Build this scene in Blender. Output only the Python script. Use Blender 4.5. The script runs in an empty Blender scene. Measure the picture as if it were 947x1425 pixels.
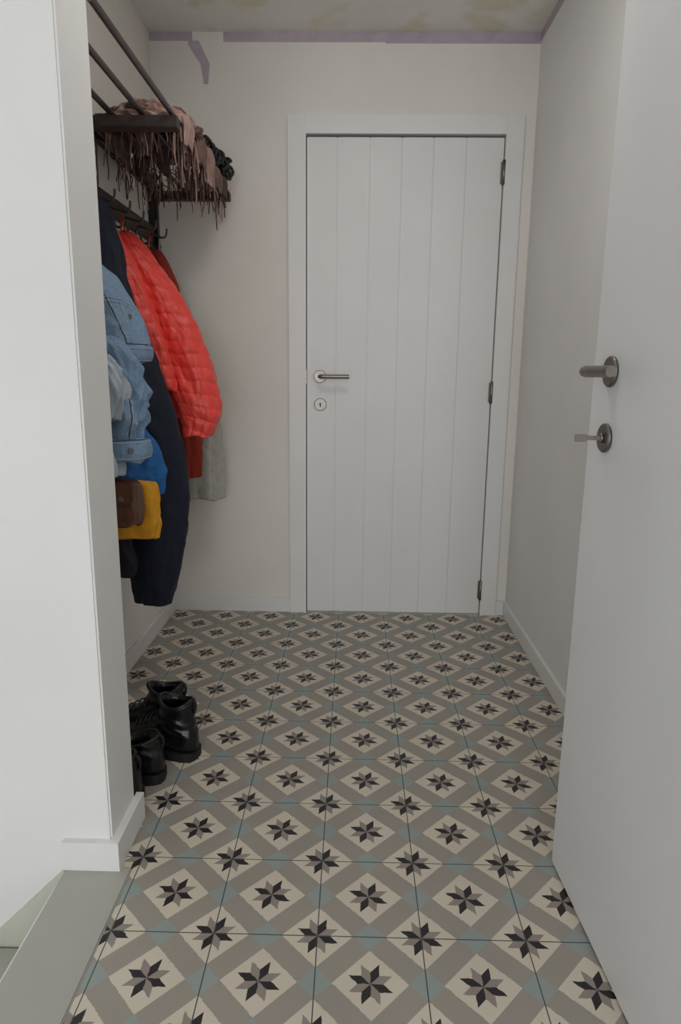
import bpy, bmesh, math, random
from mathutils import Vector, Matrix, noise
random.seed(7)
scene=bpy.context.scene
COL=scene.collection

# ---------------------------------------------------------------- materials
def lin(c):
    return tuple(((v/255)/12.92 if v/255<=.04045 else ((v/255+.055)/1.055)**2.4) for v in c)+(1,)
def mat(name,rgb,rough=.6,metal=0,noise_s=None,noise_amt=.06,bump=0,bump_s=60,sheen=0,coat=0,spec=.5,dist=.01):
    m=bpy.data.materials.new(name); m.use_nodes=True
    nt=m.node_tree; b=nt.nodes['Principled BSDF']
    c=lin(rgb)
    b.inputs['Base Color'].default_value=c
    b.inputs['Roughness'].default_value=rough
    b.inputs['Metallic'].default_value=metal
    b.inputs['Specular IOR Level'].default_value=spec
    if sheen: b.inputs['Sheen Weight'].default_value=sheen
    if coat: b.inputs['Coat Weight'].default_value=coat
    tc=nt.nodes.new('ShaderNodeTexCoord')
    if noise_s:
        n=nt.nodes.new('ShaderNodeTexNoise'); n.inputs['Scale'].default_value=noise_s; n.inputs['Detail'].default_value=5
        nt.links.new(tc.outputs['Object'],n.inputs['Vector'])
        r=nt.nodes.new('ShaderNodeValToRGB')
        r.color_ramp.elements[0].position=.3; r.color_ramp.elements[1].position=.7
        r.color_ramp.elements[0].color=tuple(v*(1-noise_amt) for v in c[:3])+(1,)
        r.color_ramp.elements[1].color=tuple(min(1,v*(1+noise_amt)) for v in c[:3])+(1,)
        nt.links.new(n.outputs['Fac'],r.inputs['Fac']); nt.links.new(r.outputs['Color'],b.inputs['Base Color'])
    if bump:
        n2=nt.nodes.new('ShaderNodeTexNoise'); n2.inputs['Scale'].default_value=bump_s; n2.inputs['Detail'].default_value=6
        nt.links.new(tc.outputs['Object'],n2.inputs['Vector'])
        bp=nt.nodes.new('ShaderNodeBump'); bp.inputs['Strength'].default_value=bump; bp.inputs['Distance'].default_value=dist
        nt.links.new(n2.outputs['Fac'],bp.inputs['Height']); nt.links.new(bp.outputs['Normal'],b.inputs['Normal'])
    return m

M_wall=mat('wall_plaster_white',(235,234,232),.75,noise_s=3,noise_amt=.03,bump=.12,bump_s=25)
M_wallb=mat('wall_plaster_cream',(236,231,224),.8,noise_s=3,noise_amt=.04,bump=.12,bump_s=25)
M_ceil=mat('ceiling_plaster',(238,236,230),.8,noise_s=4,noise_amt=.04,bump=.3,bump_s=8)
nt=M_ceil.node_tree; b=nt.nodes['Principled BSDF']
src=b.inputs['Base Color'].links[0].from_socket
n=nt.nodes.new('ShaderNodeTexNoise'); n.inputs['Scale'].default_value=5.5; n.inputs['Detail'].default_value=3
tcx=nt.nodes.new('ShaderNodeTexCoord'); nt.links.new(tcx.outputs['Object'],n.inputs['Vector'])
rp=nt.nodes.new('ShaderNodeValToRGB'); rp.color_ramp.elements[0].position=.54; rp.color_ramp.elements[1].position=.66
nt.links.new(n.outputs['Fac'],rp.inputs['Fac'])
mx=nt.nodes.new('ShaderNodeMix'); mx.data_type='RGBA'; nt.links.new(rp.outputs['Color'],mx.inputs[0])
nt.links.new(src,mx.inputs[6]); mx.inputs[7].default_value=lin((228,222,202)); nt.links.new(mx.outputs[2],b.inputs['Base Color'])

M_trim=mat('trim_white_paint',(235,234,232),.45,noise_s=6,noise_amt=.02)
M_door=mat('door_white_lacquer',(230,229,227),.42,noise_s=4,noise_amt=.02)
M_door2=mat('door_white_satin',(226,226,227),.4,noise_s=4,noise_amt=.02)
M_purple=mat('purple_paint',(188,174,186),.7,noise_s=20,noise_amt=.1)
M_steel=mat('brushed_steel',(132,126,119),.36,metal=1,noise_s=40,noise_amt=.1)
M_iron=mat('dark_iron',(48,44,44),.4,metal=.6,noise_s=40,noise_amt=.2)
M_tube=mat('steel_tube_grey',(92,86,86),.38,metal=.7,noise_s=30,noise_amt=.1)
M_wood=mat('dark_stained_wood',(50,40,37),.55,noise_s=18,noise_amt=.3,bump=.2)
M_board=mat('grey_painted_board',(176,175,167),.45,noise_s=5,noise_amt=.04)
M_skirt=mat('pale_stair_skirt',(204,204,190),.5,noise_s=5,noise_amt=.06)
M_dark=mat('gap_black',(14,13,13),.8,noise_s=30,noise_amt=.1)
M_coral=mat('coral_nylon',(250,78,68),.42,noise_s=30,noise_amt=.06,bump=.25,bump_s=60,dist=.006)
M_rust=mat('rust_fabric',(150,46,24),.8,noise_s=40,noise_amt=.15,bump=.3,bump_s=90)
M_grey=mat('grey_fabric',(180,178,170),.85,noise_s=40,noise_amt=.12,bump=.3,bump_s=90)
M_denim=mat('light_denim',(124,150,178),.85,noise_s=260,noise_amt=.22,bump=.35,bump_s=300,dist=.003)
M_denim2=mat('denim_inside',(182,192,203),.85,noise_s=200,noise_amt=.12,bump=.3,bump_s=260,dist=.003)
M_stitch=mat('denim_seam_thread',(172,182,192),.8,noise_s=200,noise_amt=.2)
M_denimd=mat('denim_seam_dark',(66,84,108),.85,noise_s=200,noise_amt=.2)  # darker denim colour for the seam edges
M_navy=mat('navy_wool',(17,23,42),.85,noise_s=90,noise_amt=.25,bump=.3,bump_s=200,dist=.004)
M_blue=mat('bright_blue_nylon',(18,98,165),.55,noise_s=30,noise_amt=.1,bump=.3,bump_s=50)
M_brown=mat('brown_leather',(96,58,38),.42,noise_s=30,noise_amt=.25,bump=.3,bump_s=120,dist=.004)
M_yellow=mat('mustard_yellow_fabric',(218,152,20),.65,noise_s=30,noise_amt=.1,bump=.3,bump_s=60)
M_plum=mat('plum_black_fabric',(28,20,34),.8,noise_s=40,noise_amt=.25,bump=.3)
M_scarf=mat('brown_pink_scarf',(122,96,88),.95,noise_s=25,noise_amt=.4,bump=.6,bump_s=80)
M_scarf2=mat('rose_yarn',(158,130,120),.95,noise_s=25,noise_amt=.3)
M_scarf3=mat('taupe_brown_yarn',(84,64,58),.95,noise_s=25,noise_amt=.4)
M_scarf4=mat('dusty_pink_cloth',(180,148,138),.9,noise_s=25,noise_amt=.2,bump=.4,bump_s=60)
M_black=mat('black_leather',(16,16,19),.28,noise_s=30,noise_amt=.2,bump=.2,bump_s=60)
M_sole=mat('black_rubber',(20,20,21),.6,noise_s=30,noise_amt=.2,bump=.1)
M_knit=mat('black_knit',(24,24,29),.5,noise_s=60,noise_amt=.3,bump=.4,bump_s=90)

def tile_material():
    m=bpy.data.materials.new('patterned_cement_tile'); m.use_nodes=True
    nt=m.node_tree; L=nt.links; b=nt.nodes['Principled BSDF']
    def N(op,a,bb=None,c=None):
        n=nt.nodes.new('ShaderNodeMath'); n.operation=op
        for i,v in enumerate((a,bb,c)):
            if v is None: continue
            if isinstance(v,(int,float)): n.inputs[i].default_value=v
            else: L.new(v,n.inputs[i])
        return n.outputs[0]
    tc=nt.nodes.new('ShaderNodeTexCoord'); sp=nt.nodes.new('ShaderNodeSeparateXYZ')
    L.new(tc.outputs['Object'],sp.inputs[0])
    X=N('DIVIDE',N('ADD',sp.outputs[0],.25626),.2)
    Y=N('DIVIDE',N('SUBTRACT',sp.outputs[1],1.08294),.2)
    wob=nt.nodes.new('ShaderNodeTexNoise'); wob.inputs['Scale'].default_value=90
    L.new(tc.outputs['Object'],wob.inputs['Vector'])
    w=N('MULTIPLY',N('SUBTRACT',wob.outputs['Fac'],.5),.02)
    Xw=N('ADD',X,w); Yw=N('ADD',Y,w)
    p=N('ADD',Xw,Yw); q=N('SUBTRACT',Xw,Yw)
    a=N('SUBTRACT',N('FRACT',N('ADD',p,.5)),.5); c=N('SUBTRACT',N('FRACT',N('ADD',q,.5)),.5)
    aa=N('ABSOLUTE',a); ac=N('ABSOLUTE',c)
    mx=N('MAXIMUM',aa,ac); mn=N('MINIMUM',aa,ac)
    band=N('GREATER_THAN',mx,.345); blue=N('GREATER_THAN',mn,.345)
    lx=N('MULTIPLY',N('ADD',a,c),.5); ly=N('MULTIPLY',N('SUBTRACT',a,c),.5)
    ang=N('ADD',N('ARCTAN2',ly,lx),2*math.pi)
    k=N('FLOOR',N('DIVIDE',ang,math.pi/4))
    rel=N('SUBTRACT',ang,N('MULTIPLY',k,math.pi/4))
    r=N('SQRT',N('ADD',N('MULTIPLY',lx,lx),N('MULTIPLY',ly,ly)))
    v1=N('MULTIPLY',r,N('SINE',rel)); u1=N('MULTIPLY',r,N('SINE',N('SUBTRACT',math.pi/4,rel)))
    star=N('LESS_THAN',N('MAXIMUM',v1,u1),.116*math.sin(math.pi/4))
    odd=N('MODULO',k,2)
    blk=N('MULTIPLY',star,N('GREATER_THAN',odd,.5))
    gx=N('ABSOLUTE',N('SUBTRACT',N('FRACT',N('ADD',X,.5)),.5)); gy=N('ABSOLUTE',N('SUBTRACT',N('FRACT',N('ADD',Y,.5)),.5))
    grout=N('LESS_THAN',N('MINIMUM',gx,gy),.0055)
    def mix(f,A,B):
        n=nt.nodes.new('ShaderNodeMix'); n.data_type='RGBA'
        L.new(f,n.inputs[0])
        for s,v in ((6,A),(7,B)):
            if isinstance(v,tuple): n.inputs[s].default_value=v
            else: L.new(v,n.inputs[s])
        return n.outputs[2]
    col=mix(band,lin((216,207,190)),lin((162,155,145)))
    col=mix(blue,col,lin((154,165,162)))
    col=mix(star,col,lin((152,141,133)))
    col=mix(blk,col,lin((36,33,36)))
    n=nt.nodes.new('ShaderNodeTexNoise'); n.inputs['Scale'].default_value=6; n.inputs['Detail'].default_value=6
    L.new(tc.outputs['Object'],n.inputs['Vector'])
    val=N('ADD',N('MULTIPLY',n.outputs['Fac'],.2),.88)
    mm=nt.nodes.new('ShaderNodeVectorMath'); mm.operation='SCALE'
    L.new(col,mm.inputs[0]); L.new(val,mm.inputs['Scale'])
    col=mix(grout,mm.outputs[0],lin((66,78,76)))
    L.new(col,b.inputs['Base Color'])
    b.inputs['Roughness'].default_value=.5
    bp=nt.nodes.new('ShaderNodeBump'); bp.inputs['Strength'].default_value=.4; bp.inputs['Distance'].default_value=.002
    L.new(N('SUBTRACT',1,grout),bp.inputs['Height']); L.new(bp.outputs['Normal'],b.inputs['Normal'])
    return m
M_tile=tile_material()

# ---------------------------------------------------------------- helpers
def link(o,parent=None):
    COL.objects.link(o)
    if parent: o.parent=parent
    return o
def empty(name):
    e=bpy.data.objects.new(name,None); e.empty_display_size=.1; return link(e)
def from_bm(bm,name,m,parent=None,smooth=False):
    me=bpy.data.meshes.new(name); bm.normal_update(); bm.to_mesh(me); bm.free()
    if smooth:
        for p in me.polygons: p.use_smooth=True
    if m: me.materials.append(m)
    return link(bpy.data.objects.new(name,me),parent)
def boxes(name,lst,m,parent=None,bev=0):
    bm=bmesh.new()
    for (x0,x1,y0,y1,z0,z1) in lst:
        t=bmesh.new(); bmesh.ops.create_cube(t,size=1)
        for v in t.verts:
            v.co=Vector((x0+(v.co.x+.5)*(x1-x0),y0+(v.co.y+.5)*(y1-y0),z0+(v.co.z+.5)*(z1-z0)))
        if bev: bmesh.ops.bevel(t,geom=t.edges[:],offset=bev,segments=2,affect='EDGES')
        me=bpy.data.meshes.new('t'); t.to_mesh(me); t.free(); bm.from_mesh(me); bpy.data.meshes.remove(me)
    return from_bm(bm,name,m,parent)
def box(name,x0,x1,y0,y1,z0,z1,m,parent=None,bev=0):
    return boxes(name,[(x0,x1,y0,y1,z0,z1)],m,parent,bev)
def cyl(name,p0,p1,r,m,parent=None,seg=24,r2=None,bev=0):
    p0=Vector(p0);p1=Vector(p1);d=p1-p0
    bm=bmesh.new(); bmesh.ops.create_cone(bm,cap_ends=True,segments=seg,radius1=r,radius2=r if r2 is None else r2,depth=d.length)
    if bev:
        bmesh.ops.bevel(bm,geom=[e for e in bm.edges if len(e.link_faces)==2 and any(len(f.verts)>4 for f in e.link_faces)],offset=bev,segments=2,affect='EDGES')
    q=Vector((0,0,1)).rotation_difference(d.normalized())
    bm.transform(Matrix.Translation((p0+p1)/2)@q.to_matrix().to_4x4())
    o=from_bm(bm,name,m,parent)
    for p in o.data.polygons: p.use_smooth=len(p.vertices)<=4
    return o
def tube(name,polys,r,m,parent=None,radii=None):
    cu=bpy.data.curves.new(name,'CURVE'); cu.dimensions='3D'; cu.bevel_depth=r; cu.bevel_resolution=2; cu.use_fill_caps=True
    for pts in polys:
        s=cu.splines.new('NURBS'); s.points.add(len(pts)-1)
        for i,p in enumerate(pts): s.points[i].co=(p[0],p[1],p[2],1)
        s.use_endpoint_u=True; s.order_u=min(4,len(pts))
    cu.materials.append(m)
    return link(bpy.data.objects.new(name,cu),parent)
def interp(rows,t):
    n=len(rows); f=t*(n-1); i=min(int(f),n-2); u=f-i
    P=[rows[max(0,min(n-1,i+k))] for k in (-1,0,1,2)]
    return [0.5*((2*b)+(-a+c)*u+(2*a-5*b+4*c-d)*u*u+(-a+3*b-3*c+d)*u**3) for a,b,c,d in zip(*P)]
RINGS={}
def garment(name,rows,y0,ry,m,parent=None,fold=.012,nf=7,quilt=0,qper=.045,lump=.01,seed=0,levels=90,N=96,topround=True,hem=.04,tilt=0,dy=0,square=2.3,crease=0,key=None):
    """hanging cloth: lofted rings; rows=(z,xl,xr) in metres"""
    bm=bmesh.new(); rings=[]
    rnd=random.Random(seed*13+5)
    ph=[rnd.uniform(0,6.28) for _ in range(4)]
    for i in range(levels+1):
        t=i/levels
        z,xl,xr=interp(rows,t)
        cx=(xl+xr)/2; rx=max(.008,(xr-xl)/2)
        ryy=ry
        if topround: ryy*=min(1,.35+.65*min(1,t/.12)**.6)
        ring=[]
        for j in range(N):
            a=2*math.pi*j/N
            ca,sa=math.cos(a),math.sin(a)
            e=2/square
            x=math.copysign(abs(ca)**e,ca); y=math.copysign(abs(sa)**e,sa)
            grow=min(1,.25+t*1.1)
            d=fold*grow*(math.sin(nf*a+ph[0]+z*2.5)+.6*math.sin((nf*2-1)*a+ph[1]-z*4)+.35*math.sin(3*a+ph[2]+z*9))
            d-=fold*grow*.6
            d+=noise.noise(Vector((x*2+seed*7.1,y*2,z*11+seed)))*lump+noise.noise(Vector((x*5+seed,y*5,z*30)))*lump*.3
            if crease:
                n1=noise.noise(Vector((x*1.6+seed*3.3,y*1.6+z*5,z*9+x*1.2)))
                n2=noise.noise(Vector((x*3+seed*1.3,y*3-z*9,z*17)))
                d+=crease*(1-2.6*abs(n1))*.6+crease*.35*(1-2.6*abs(n2))-crease*.5
            if quilt:
                ss=(z+ca*tilt+noise.noise(Vector((x*1.5,y*1.5,z*4+seed)))*.010)/qper
                k=.8+.5*noise.noise(Vector((a*.8,z*14,seed)))
                pf=abs(math.sin(math.pi*ss))**.5-1
                g=math.sin(a*26+z*40+3*noise.noise(Vector((a*3,z*30,seed))))*.0012*(-pf)
                d+=quilt*k*pf+g
            px=cx+x*rx+ca*d*min(1,rx/.05); py=y0+dy*t+y*ryy+sa*d
            px=max(px,-.8055)
            ring.append(bm.verts.new((px,py,z+ (noise.noise(Vector((ca*1.2+seed,sa*1.2,0)))*.012 if t>.97 else 0))))
        rings.append(ring)
    for i in range(levels):
        for j in range(N):
            bm.faces.new((rings[i][j],rings[i+1][j],rings[i+1][(j+1)%N],rings[i][(j+1)%N]))
    z,xl,xr=rows[0]; c=bm.verts.new(((xl+xr)/2,y0,z+.012))
    for j in range(N): bm.faces.new((rings[0][j],rings[0][(j+1)%N],c))
    last=rings[-1]; cen=sum((v.co for v in last),Vector())/N
    prev=last
    for k,(s,up) in enumerate(((.93,-.004),(.85,.004),(.8,hem),(.5,hem*1.6))):
        ring=[bm.verts.new((cen.x+(v.co.x-cen.x)*s,cen.y+(v.co.y-cen.y)*s,v.co.z+up)) for v in last]
        for j in range(N): bm.faces.new((prev[j],ring[j],ring[(j+1)%N],prev[(j+1)%N]))
        prev=ring
    c=bm.verts.new((cen.x,cen.y,cen.z+hem*1.6))
    for j in range(N): bm.faces.new((prev[j],c,prev[(j+1)%N]))
    bmesh.ops.recalc_face_normals(bm,faces=bm.faces[:])
    if key: RINGS[key]=[[v.co.copy() for v in r] for r in rings]
    return from_bm(bm,name,m,parent,smooth=True)
def on_surface(key,t,deg,off=.001):
    R=RINGS[key]; n=len(R[0]); i=max(0,min(len(R)-1,int(round(t*(len(R)-1))))); j=int(round(deg/360*n))%n
    c=sum(R[i],Vector())/n; p=R[i][j]; d=(p-c); d.z=0; d.normalize()
    return p+d*off
def seam(key,path,off=.001,steps=24):
    out=[]
    for (t0,d0),(t1,d1) in zip(path[:-1],path[1:]):
        for k in range(steps+1):
            u=k/steps; out.append(on_surface(key,t0+(t1-t0)*u,d0+(d1-d0)*u,off))
    return out

# ---------------------------------------------------------------- room shell
CH=2.33; DY=2.852; YB=-3.6
bm=bmesh.new()
for (x0,x1,y0,y1) in ((-.468,.69,YB,1.25),(-.51,.69,1.25,1.40),(-.806,.69,1.40,3.0)):
    t=bmesh.new(); bmesh.ops.create_cube(t,size=1)
    for v in t.verts: v.co=Vector((x0+(v.co.x+.5)*(x1-x0),y0+(v.co.y+.5)*(y1-y0),-.06+(v.co.z+.5)*.06))
    me=bpy.data.meshes.new('t'); t.to_mesh(me); t.free(); bm.from_mesh(me); bpy.data.meshes.remove(me)
from_bm(bm,'floor',M_tile)
box('ceiling',-2.3,.85,YB,3.0,CH,CH+.08,M_ceil)
boxes('wall_back',[(-.9,-.205,DY,3.0,0,CH),(.577,.85,DY,3.0,0,CH),(-.205,.577,DY,3.0,1.975,CH)],M_wallb)
box('wall_right',.69,.85,YB,DY,0,CH,M_wall)
box('wall_left',-.95,-.806,1.40,DY,0,CH,M_wallb)
box('wall_partition',-2.3,-.51,1.25,1.40,-1.6,CH,M_wall,bev=.004)
box('wall_stairwell',-2.4,-2.3,YB,1.4,-1.6,CH,M_wall)
box('wall_jamb',.53,.69,.28,.40,0,CH,M_wall)
st=empty('staircase')
boxes('treads',[(-.612-.22*(i+1),-.612-.22*i,.35,1.236,-.2*(i+1)-.03,-.2*(i+1)) for i in range(7)],M_board,st,bev=.004)
boxes('risers',[(-.632-.22*i,-.613-.22*i,.35,1.236,-.2*(i+1),-.2*i-.031) for i in range(7)],M_trim,st)
bm=bmesh.new()
pts=[(-.614,.0),(-.614,-.14),(-2.2,-1.72),(-2.2,-1.6)]
f=[bm.verts.new((x,1.238,z)) for x,z in pts]; g=[bm.verts.new((x,1.25,z)) for x,z in pts]
bm.faces.new(f); bm.faces.new(g[::-1])
for i in range(4): bm.faces.new((f[i],g[i],g[(i+1)%4],f[(i+1)%4]))
bmesh.ops.recalc_face_normals(bm,faces=bm.faces[:])
from_bm(bm,'trim_stair_skirt',M_skirt)
box('trim_landing_edge_board',-.612,-.469,YB,1.25,-.04,.002,M_board,bev=.003)
box('trim_landing_fascia',-.605,-.5,YB,1.25,-1.6,-.04,M_trim)
box('baseboard_back',-.806,-.275,DY-.013,DY,0,.066,M_trim,bev=.002)
box('baseboard_back.001',.645,.69,DY-.013,DY,0,.066,M_trim,bev=.002)
box('baseboard_right',.678,.69,.5,DY-.013,0,.066,M_trim,bev=.002)
box('baseboard_left',-.806,-.793,1.40,DY-.013,0,.066,M_trim,bev=.002)
boxes('baseboard_partition',[(-.614,-.492,1.235,1.25,.002,.07),(-.51,-.492,1.25,1.415,.002,.07)],M_trim)
boxes('trim_purple_paint',[(-.806,-.64,DY-.0015,DY,CH-.03,CH),(-.52,.1,DY-.0015,DY,CH-.034,CH),(.1,.689,DY-.0022,DY,CH-.038,CH)],M_purple)
box('trim_purple_paint_right',.6885,.69,1.2,DY,CH-.032,CH,M_purple)
bm=bmesh.new()
pp=[(-.655,2.30),(-.615,2.30),(-.575,2.22),(-.583,2.15),(-.60,2.15),(-.61,2.22),(-.655,2.285)]
f=[bm.verts.new((x,DY-.0015,z)) for x,z in pp]; bm.faces.new(f[::-1])
bmesh.ops.recalc_face_normals(bm,faces=bm.faces[:])
from_bm(bm,'trim_purple_drip',M_purple)

# ---------------------------------------------------------------- far door
d1=empty('door_1')
yc=DY-.018
boxes('casing',[(-.275,-.203,yc,DY,0,2.041),(.575,.645,yc,DY,0,2.041),(-.203,.575,yc,DY,1.975,2.041)],M_trim,d1,bev=.002)
boxes('casing_lip',[(-.215,-.2035,yc-.004,DY+.06,0,1.982),(.5755,.586,yc-.004,DY+.06,0,1.982),(-.2035,.5755,yc-.004,DY+.06,1.9715,1.985)],M_trim,d1)
box('door_gap',-.2035,.5755,DY+.02,DY+.06,0,1.9715,M_dark,d1)
fr=[0,.156,.322,.484,.645,.81,1]
x0,x1=-.1995,.5715
pl=[]
for a,b in zip(fr[:-1],fr[1:]):
    pl.append((x0+(x1-x0)*a+(.0006 if a else 0),x0+(x1-x0)*b-(.0006 if b<1 else 0),DY-.008,DY+.02,.005,1.963))
boxes('planks',pl,M_door,d1,bev=.0022)
box('slab_core',x0+.001,x1-.001,DY-.003,DY+.022,.006,1.962,M_door,d1)
yf=DY-.008
def lever(parent,base,nrm,dirv,m,length=.125,neck=.05,r=.0095,rose=.026):
    base=Vector(base);n=Vector(nrm);d=Vector(dirv)
    cyl('rosette',base,base+n*.008,rose,m,parent,seg=48,bev=.002)
    cyl('neck',base+n*.008,base+n*neck,r*1.05,m,parent)
    tube('lever',[[base+n*(neck-.012),base+n*(neck-.002),base+n*(neck+.004)+d*.004,base+n*(neck+.004)+d*.02,base+n*(neck+.004)+d*length]],r,m,parent)
lever(d1,(-.145,yf,1.044),(0,-1,0),(1,0,0),M_steel,length=.122,r=.0085)
cyl('key_rosette',(-.143,yf,.928),(-.143,yf-.006,.928),.026,M_steel,d1,seg=48,bev=.002)
cyl('keyhole_disc',(-.143,yf-.0058,.928),(-.143,yf-.0068,.928),.009,M_trim,d1)
boxes('keyhole',[(-.145,-.141,yf-.0076,yf-.006,.918,.930)],M_dark,d1)
cyl('keyhole_round',(-.143,yf-.0058,.931),(-.143,yf-.0076,.931),.0035,M_dark,d1)
box('strike',-.209,-.2,yc-.006,yc+.002,1.015,1.072,M_steel,d1)
for i,z in enumerate((1.835,.985,.118)):
    cyl('hinge_%d'%i,(.5735,yf-.008,z-.045),(.5735,yf-.008,z+.045),.0075,M_steel,d1)
    boxes('hinge_leaf_%d'%i,[(.562,.585,yf-.004,yf+.001,z-.04,z+.04)],M_steel,d1)
box('threshold',-.2,.572,DY-.012,DY+.05,0,.004,M_board,d1)

# ---------------------------------------------------------------- open door
d2=empty('door_2')
box('slab',0,.040,0,.850,.008,2.02,M_door2,d2,bev=.0015)
yl=.768
lever(d2,(0,yl,1.069),(-1,0,0),(0,-1,0),M_steel,length=.12,neck=.05,r=.0095,rose=.027)
cyl('key_rosette',(0,yl,.952),(-.008,yl,.952),.026,M_steel,d2,seg=48,bev=.002)
cyl('lock_cylinder',(-.008,yl,.952),(-.013,yl,.952),.009,M_steel,d2)
boxes('key_blade',[(-.036,-.012,yl-.001,yl+.001,.948,.956)],M_steel,d2)
boxes('key_bow',[(-.058,-.036,yl-.0012,yl+.0012,.945,.959)],M_steel,d2,bev=.001)
boxes('latch_plate',[(.008,.032,.8495,.8508,.93,1.12)],M_steel,d2)
for z in (.25,1.75): cyl('hinge_%d'%int(z*10),(.046,-.004,z-.045),(.046,-.004,z+.045),.007,M_steel,d2)
d2.location=(.4925,.443,0); d2.rotation_euler=(0,0,.048)

# ---------------------------------------------------------------- coat rack
rk=empty('coat_rack')
RX0,RX1=-.806,-.489
boxes('bracket_bars',[(RX0,RX1,1.955,2.0,1.705,1.735),(RX0,RX1,2.725,2.765,1.705,1.735)],M_wood,rk,bev=.002)
tube('shelf_tubes',[[(x,1.401,1.744),(x,2.78,1.744)] for x in (-.504,-.585,-.67,-.755)],.0078,M_tube,rk)
boxes('wall_rails',[(-.806,-.786,1.41,2.80,1.55,1.61),(-.806,-.79,1.41,2.78,1.745,1.775)],M_wood,rk,bev=.002)
boxes('uprights',[(-.806,-.772,2.735,2.765,1.50,1.80),(-.806,-.772,1.96,1.99,1.50,1.80)],M_iron,rk,bev=.002)
hooks=[]
for i in range(9):
    y=1.56+i*.14
    hooks.append([(-.786,y,1.57),(-.76,y,1.565),(-.735,y,1.55),(-.722,y,1.565),(-.722,y,1.59)])
    hooks.append([(-.786,y,1.56),(-.78,y,1.52),(-.765,y,1.505),(-.75,y,1.515),(-.748,y,1.53)])
tube('hooks',hooks,.004,M_tube,rk)

# ---------------------------------------------------------------- garments
def mm(rows): return [(a/1000,b/1000,c/1000) for a,b,c in rows]
def loop(parent,y,ztop,m,x=-.735):
    tube('hanging_loop',[[(x,y-.018,ztop),(x,y-.012,1.54),(x,y,1.562),(x,y+.012,1.54),(x,y+.018,ztop)]],.003,m,parent)
pj=empty('coral_puffer_jacket')
garment('sleeve',mm([(1500,-789,-726),(1445,-775,-676),(1355,-745,-612),(1264,-715,-557),(1172,-680,-512),(1077,-645,-478),(981,-617,-460),(908,-595,-457),(846,-583,-482)]),2.30,.072,M_coral,pj,fold=.002,nf=3,quilt=.0060,qper=.043,lump=.010,seed=1,hem=.03,levels=260,N=160,tilt=.012,crease=.0015)
garment('body',mm([(1500,-800,-740),(1400,-800,-695),(1250,-800,-640),(1100,-790,-590),(960,-770,-560),(900,-760,-580)]),2.39,.08,M_coral,pj,fold=.006,nf=5,quilt=.006,qper=.05,lump=.012,seed=2,levels=140,crease=.002)
garment('front_panel',mm([(1500,-800,-755),(1440,-795,-720),(1330,-790,-668),(1200,-770,-622),(1080,-740,-590),(1000,-720,-580)]),2.2,.045,M_coral,pj,fold=.003,nf=4,quilt=.0055,qper=.043,lump=.010,seed=3,levels=200,N=128,crease=.002,tilt=-.008)
loop(pj,2.26,1.50,M_rust,-.75)
rc=empty('rust_coat')
garment('body',mm([(1490,-806,-712),(1356,-806,-645),(1103,-806,-613),(813,-790,-588),(660,-780,-595)]),2.545,.045,M_rust,rc,fold=.008,nf=6,seed=4)
loop(rc,2.54,1.48,M_rust,-.75)
gc=empty('grey_cardigan')
garment('body',mm([(1420,-806,-690),(1268,-806,-632),(1000,-806,-570),(827,-806,-532),(683,-806,-527),(553,-800,-533)]),2.665,.045,M_grey,gc,fold=.010,nf=6,seed=5,crease=.005)
loop(gc,2.68,1.41,M_grey,-.75)
nv=empty('navy_wool_coat')
garment('body',mm([(1530,-806,-735),(1423,-806,-695),(1302,-806,-678),(1116,-806,-611),(989,-806,-566),(835,-780,-526),(700,-760,-510),(560,-725,-520),(440,-705,-545),(335,-690,-573)]),2.05,.085,M_navy,nv,fold=.006,nf=3,lump=.008,seed=6,levels=120,crease=.004)
garment('collar',mm([(1545,-806,-730),(1500,-806,-705),(1450,-806,-700)]),2.04,.06,M_navy,nv,fold=.006,nf=3,lump=.01,seed=16,levels=30,hem=.02)
dj=empty('denim_jacket')
garment('back_panel',mm([(1345,-790,-665),(1300,-800,-618),(1240,-806,-578),(1180,-806,-552),(1125,-806,-534),(1100,-806,-536)]),1.76,.10,M_denim,dj,fold=.005,nf=4,lump=.009,seed=7,levels=140,N=160,hem=.03,crease=.007,key='back')
garment('hem_band',mm([(1128,-806,-533),(1115,-806,-528),(1092,-806,-530),(1084,-806,-540)]),1.76,.103,M_denim,dj,fold=.003,nf=3,lump=.006,seed=12,levels=24,N=128,topround=False,key='hem')
garment('sleeve',mm([(1150,-740,-600),(1110,-735,-560),(1060,-725,-530),(1005,-718,-515),(960,-712,-522),(900,-705,-538),(865,-700,-536)]),1.70,.05,M_denim,dj,fold=.006,nf=3,lump=.020,seed=8,levels=160,N=160,hem=.02,crease=.018,key='slv')
garment('turned_lining',mm([(1100,-700,-600),(1060,-690,-568),(1000,-685,-556),(945,-680,-575)]),1.650,.02,M_denim2,dj,fold=.005,nf=3,lump=.014,seed=9,levels=70,crease=.010)
garment('cuff',mm([(890,-690,-533),(880,-690,-524),(850,-690,-523),(838,-690,-532)]),1.70,.056,M_denim,dj,fold=.002,nf=3,lump=.008,seed=10,levels=24,N=128,topround=False,key='cuff')
garment('inner_cuff',mm([(860,-700,-592),(830,-700,-584),(803,-700,-584)]),1.675,.045,M_denim2,dj,fold=.003,nf=3,lump=.008,seed=11,levels=30,topround=False)
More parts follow.
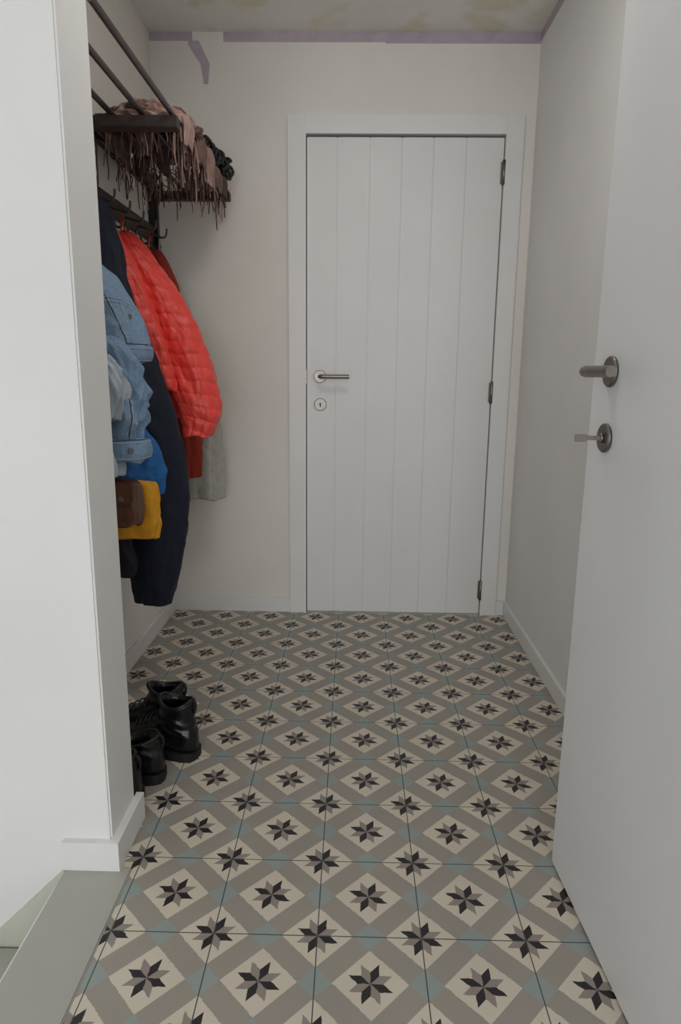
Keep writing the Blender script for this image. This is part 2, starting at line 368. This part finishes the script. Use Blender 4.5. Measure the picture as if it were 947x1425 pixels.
sm_=[seam('back',[(.05,-60),(.98,-40)]),seam('back',[(.05,-55),(.98,-36)]),seam('back',[(.45,-110),(.40,-70),(.42,-20),(.48,30)]),seam('back',[(.48,-110),(.43,-70),(.45,-20),(.51,30)]),
     seam('back',[(.45,-30),(.78,-28),(.78,-5),(.45,-3)]),
     seam('hem',[(.3,-140),(.3,40)]),seam('hem',[(.8,-140),(.8,40)]),
     seam('slv',[(.1,-80),(.5,-60),(.95,-50)]),seam('slv',[(.1,-74),(.5,-54),(.95,-44)]),
     seam('cuff',[(.25,-140),(.25,60)]),seam('cuff',[(.8,-140),(.8,60)])]
tube('stitching',sm_,.0009,M_stitch,dj)
tube('seam_edges',[seam('back',[(.05,-57.5),(.98,-38)],0),seam('hem',[(.05,-140),(.05,40)],0),seam('cuff',[(.02,-140),(.02,60)],0),seam('slv',[(.1,-77),(.5,-57),(.95,-47)],0)],.0018,M_denimd,dj)
for k,(kk,t,dg) in enumerate((('hem',.5,-55),('cuff',.5,-60),('back',.55,-16))):
    p=on_surface(kk,t,dg,0); q=on_surface(kk,t,dg,.004); cyl('button_%d'%k,p,q,.007,M_steel,dj)
garment('blue_rain_jacket',mm([(900,-806,-590),(860,-806,-570),(816,-806,-556),(770,-806,-549),(712,-806,-556)]),1.88,.045,M_blue,None,fold=.006,nf=4,lump=.012,seed=13,crease=.008)
garment('mustard_tote',mm([(760,-806,-545),(733,-806,-536),(661,-806,-533),(606,-806,-542)]),1.80,.028,M_yellow,None,fold=.003,nf=4,lump=.008,seed=14,topround=False,square=3.5,crease=.006)
lb=empty('brown_leather_bag')
garment('bag_body',mm([(778,-780,-585),(768,-780,-568),(740,-780,-563),(690,-780,-562),(660,-780,-568)]),1.728,.03,M_brown,lb,fold=.001,nf=4,lump=.005,seed=15,topround=False,square=5)
boxes('bag_flap',[(-.772,-.574,1.686,1.695,.722,.778),(-.772,-.578,1.690,1.697,.672,.712)],M_brown,lb,bev=.003)
cyl('bag_clasp',(-.60,1.686,.735),(-.60,1.682,.735),.008,M_steel,lb)
garment('plum_tote',mm([(640,-806,-675),(559,-806,-655),(500,-806,-646),(455,-800,-652)]),1.905,.035,M_plum,None,fold=.007,nf=5,lump=.012,seed=17)

# ---------------------------------------------------------------- scarves on the shelf
sc=empty('fringed_scarf')
def lumpy(name,c,s,m,parent,seed,amp=.25,freq=3.0,sub=5):
    bm=bmesh.new(); bmesh.ops.create_icosphere(bm,subdivisions=sub,radius=1)
    for v in bm.verts:
        n=v.co.copy()
        d=1+amp*noise.noise(n*freq*.6+Vector((seed,0,0)))+amp*.5*(1-2*abs(noise.noise(n*freq+Vector((0,seed,0)))))
        v.co=Vector((c[0]+n.x*s[0]*d,c[1]+n.y*s[1]*d,max(1.7525,c[2]+n.z*s[2]*d)))
    return from_bm(bm,name,m,parent,smooth=True)
lumpy('bundle_a',(-.63,2.22,1.77),(.125,.17,.045),M_scarf,sc,1,.4,3.5)
lumpy('bundle_b',(-.61,2.37,1.77),(.10,.09,.042),M_scarf2,sc,2,.4,4)
lumpy('bundle_c',(-.60,2.12,1.768),(.09,.09,.042),M_scarf4,sc,3,.4,4)
SS=[[],[],[]]
for i in range(230):
    y=random.uniform(2.03,2.68); x=random.choice([random.uniform(-.52,-.485),random.uniform(-.80,-.5),random.uniform(-.80,-.5),random.uniform(-.80,-.5)])
    z=random.uniform(1.73,1.765); L=random.uniform(.05,.14) if x>-.53 else random.uniform(.04,.11)
    if random.random()<.08: L+=.05
    w=lambda: random.uniform(-.012,.012)
    if y>2.45: z=1.735
    pts=[(x-.03,y+w(),z+.012),(x,y,z)]
    n=5; px,py=x,y
    for k in range(1,n+1):
        px+=w()*.4; py+=w()*.6; pts.append((px,py,z-L*k/n))
    SS[random.choice((0,0,1,1,2,2))].append(pts)
tube('fringe_a',SS[0],.0020,M_scarf,sc); tube('fringe_b',SS[1],.0018,M_scarf2,sc); tube('fringe_c',SS[2],.0020,M_scarf3,sc)
for i,(x,y,L,m) in enumerate(((-.495,2.1,.05,M_scarf4),(-.49,2.25,.06,M_scarf),(-.49,2.38,.08,M_scarf2),(-.62,2.1,.05,M_scarf),(-.62,2.3,.06,M_scarf3),(-.72,2.2,.06,M_scarf),(-.72,2.4,.06,M_scarf3))):
    garment('fold_%d'%i,[(1.775,x-.02,x+.01),(1.745,x-.02,x+.018),(1.745-L*.5,x-.015,x+.014),(1.745-L,x-.008,x+.01)],y,.055,m,sc,fold=.006,nf=5,lump=.01,seed=30+i,levels=24,N=40,hem=.01)
# lower draped hem that carries the fringe further along the shelf
for i,(x,y) in enumerate(((-.49,2.50),(-.49,2.61),(-.60,2.5),(-.60,2.6))):
    garment('hem_fold_%d'%i,[(1.752,x-.018,x+.008),(1.735,x-.018,x+.013),(1.71,x-.012,x+.012),(1.685,x-.008,x+.008)],y,.055,(M_scarf,M_scarf3)[i%2],sc,fold=.004,nf=5,lump=.01,seed=50+i,levels=20,N=40,hem=.01)
kn=empty('black_chunky_knit_scarf')
loops=[]
for i in range(85):
    cy=random.uniform(2.50,2.73); f_=random.random(); cx=-.60+.12*f_; cz=random.uniform(1.778,1.895-.08*f_)
    r=random.uniform(.014,.024); ax=Vector((random.uniform(-1,1),random.uniform(-1,1),random.uniform(-1,1))).normalized()
    q=Vector((0,0,1)).rotation_difference(ax)
    loops.append([Vector((cx,cy,cz))+q@Vector((math.cos(t)*r,math.sin(t)*r,0)) for t in [k*6.5/9 for k in range(10)]])
tube('yarn_loops',loops,.0058,M_knit,kn)
bm=bmesh.new(); bmesh.ops.create_icosphere(bm,subdivisions=4,radius=1)
for v in bm.verts:
    n=v.co.copy(); d=1+.3*noise.noise(n*3)
    v.co=Vector((-.552+n.x*.052*d,2.62+n.y*.095*d,max(1.7525,1.80+n.z*.07*d-n.x*.03)))
from_bm(bm,'yarn_core',M_knit,kn,smooth=True)

# ---------------------------------------------------------------- shoes
def evalmesh(o):
    dg=bpy.context.evaluated_depsgraph_get(); dg.update()
    return bpy.data.meshes.new_from_object(o.evaluated_get(dg))
def loft(bm,rings):
    R=[[bm.verts.new(p) for p in r] for r in rings]; n=len(R[0])
    for a,b in zip(R[:-1],R[1:]):
        for j in range(n): bm.faces.new((a[j],a[(j+1)%n],b[(j+1)%n],b[j]))
    bm.faces.new(R[0][::-1]); bm.faces.new(R[-1])
def shoe(name,loc,rotz,L=.275,top=.20,laces=True,lean=0):
    root=empty(name)
    bm=bmesh.new(); rings=[]; n=32
    prof=[(0,.010,.05),(.03,.028,.078),(.10,.034,.09),(.25,.035,.098),(.4,.036,.095),(.55,.041,.080),(.7,.047,.062),(.83,.046,.053),(.93,.036,.047),(.985,.018,.038),(1,.006,.03)]
    for s,w,h in prof:
        r=[]
        for j in range(n):
            a=2*math.pi*j/n; ca,sa=math.cos(a),math.sin(a)
            y=math.copysign(abs(ca)**.75,ca)*w
            z=.018+(h/2)*(1+math.copysign(abs(sa)**(.8 if sa>0 else .5),sa))
            r.append((-s*L,y,z))
        rings.append(r)
    loft(bm,rings)
    rings=[]
    for z,cx,rx,ry in ((.05,-.055,.05,.033),(.09,-.062,.056,.036),(.12,-.062,.056,.037),(.15,-.058,.050,.036),(top*.9,-.056,.050,.038),(top,-.055,.052,.040)):
        rings.append([(cx+rx*math.cos(2*math.pi*j/n)-lean*z,ry*math.sin(2*math.pi*j/n),z+(.01*math.cos(4*math.pi*j/n) if z==top else 0)) for j in range(n)])
    if top<.13:
        rings=[[(p[0],p[1],min(p[2],top)) for p in r] for r in (rings[0],rings[1])]+[[(-.062+.055*math.cos(2*math.pi*j/n),.036*math.sin(2*math.pi*j/n),top+.012*math.cos(2*math.pi*j/n)) for j in range(n)]]
    loft(bm,rings)
    bmesh.ops.recalc_face_normals(bm,faces=bm.faces[:])
    tmp=from_bm(bm,'tmp',M_black)
    md=tmp.modifiers.new('r','REMESH'); md.mode='VOXEL'; md.voxel_size=.0035
    sm=tmp.modifiers.new('s','SMOOTH'); sm.iterations=9; sm.factor=.6
    cb=bmesh.new()
    rr=[]
    for z,k in ((.055,.72),(.09,.8),(top-.02,.86),(top+.05,.9)):
        rr.append([(-.06+k*.05*math.cos(2*math.pi*j/n)-lean*z,k*.036*math.sin(2*math.pi*j/n),z) for j in range(n)])
    loft(cb,rr); bmesh.ops.recalc_face_normals(cb,faces=cb.faces[:])
    cut=from_bm(cb,'cut',M_sole)
    bo=tmp.modifiers.new('b','BOOLEAN'); bo.operation='DIFFERENCE'; bo.object=cut; bo.solver='EXACT'
    me=evalmesh(tmp)
    bpy.data.objects.remove(tmp); bpy.data.objects.remove(cut)
    for p in me.polygons: p.use_smooth=True
    for v in me.vertices:
        c=v.co
        k=max(0,1-abs(c.z-.11)/.06)
        d=.0018*k*math.sin(c.z*200+c.x*60+2*noise.noise(c*20))+.002*noise.noise(c*25)
        v.co=c+v.normal*d
    link(bpy.data.objects.new('upper',me),root)
    bm=bmesh.new(); out=[]
    for s,w,h in prof: out.append((-s*L*1.015+.003,w+.004))
    outline=[(x,y) for x,y in out]+[(x,-y) for x,y in out[::-1]]
    top_=[bm.verts.new((x,y,.026)) for x,y in outline]; bot=[bm.verts.new((x,y,.0 if (x>-.085 or x<-.12) else .008)) for x,y in outline]
    bm.faces.new(top_); bm.faces.new(bot[::-1]); k=len(outline)
    for i in range(k): bm.faces.new((top_[i],bot[i],bot[(i+1)%k],top_[(i+1)%k]))
    bmesh.ops.recalc_face_normals(bm,faces=bm.faces[:])
    bmesh.ops.bevel(bm,geom=bm.edges[:],offset=.002,segments=2,affect='EDGES')
    from_bm(bm,'sole',M_sole,root)
    tt=[[(-.06+.050*math.cos(t)-lean*top,.038*math.sin(t),top+(.012*math.cos(t) if top<.13 else .01*math.cos(2*t))) for t in [k*2*math.pi/16 for k in range(17)]]]
    tube('collar_rim',tt,.005,M_black,root)
    tube('heel_tab',[[(.0-.006,0,top-.03),(.004,0,top-.01),(.0,0,top+.015),(-.012,0,top+.005)]],.004,M_sole,root)
    if laces:
        ll=[]
        for i in range(5):
            x=-.115-.016*i; z=.127-.0075*i-(.0 if top>.13 else .012)
            ll.append([(x,-.03,z-.016),(x-.004,-.012,z),(x-.004,.012,z),(x,.03,z-.016)])
        tube('laces',ll,.0025,M_knit,root)
    root.location=loc; root.rotation_euler=(0,0,rotz)
    return root
shoe('ankle_boot',(-.425,1.675,0),math.radians(-16),top=.165)
shoe('ankle_boot',(-.480,1.785,0),math.radians(2),top=.16)
shoe('low_shoe',(-.490,1.580,0),math.radians(6),top=.115)
shoe('low_shoe',(-.520,1.480,0),math.radians(-3),top=.115)

# ---------------------------------------------------------------- lights
w=bpy.data.worlds.new('world'); scene.world=w; w.use_nodes=True
w.node_tree.nodes['Background'].inputs[0].default_value=(.88,.94,1,1)
w.node_tree.nodes['Background'].inputs[1].default_value=.58
def area(name,loc,rot,sx,sy,e,col):
    l=bpy.data.lights.new(name,'AREA'); l.shape='RECTANGLE'; l.size=sx; l.size_y=sy; l.energy=e; l.color=col
    o=bpy.data.objects.new(name,l); o.location=loc; o.rotation_euler=rot; link(o); return o
area('window_light',(-.35,-3.5,1.2),(math.radians(92),0,0),2.2,1.9,58,(.95,.975,1))
area('hall_fill_light',(.05,1.55,2.32),(0,0,0),.35,.35,4.5,(1,.97,.93))  # added fill out of view, no fixture here; lifts the back of the hall

# ---------------------------------------------------------------- camera
cam=bpy.data.cameras.new('camera'); co=bpy.data.objects.new('camera',cam); link(co)
cam.sensor_fit='VERTICAL'; cam.sensor_height=36; cam.lens=924.35/1425*36; cam.clip_start=.02
pi_,ya,ro=.20804,-.01862,.01034
f=Vector((math.sin(ya)*math.cos(pi_),math.cos(ya)*math.cos(pi_),-math.sin(pi_)))
r=Vector((math.cos(ya),-math.sin(ya),0)); u=r.cross(f)
r2=r*math.cos(ro)+u*math.sin(ro); u2=-r*math.sin(ro)+u*math.cos(ro)
co.matrix_world=Matrix((( r2.x,u2.x,-f.x,0),(r2.y,u2.y,-f.y,0),(r2.z,u2.z,-f.z,1.06415),(0,0,0,1)))
scene.camera=co
scene.view_settings.view_transform='Standard'
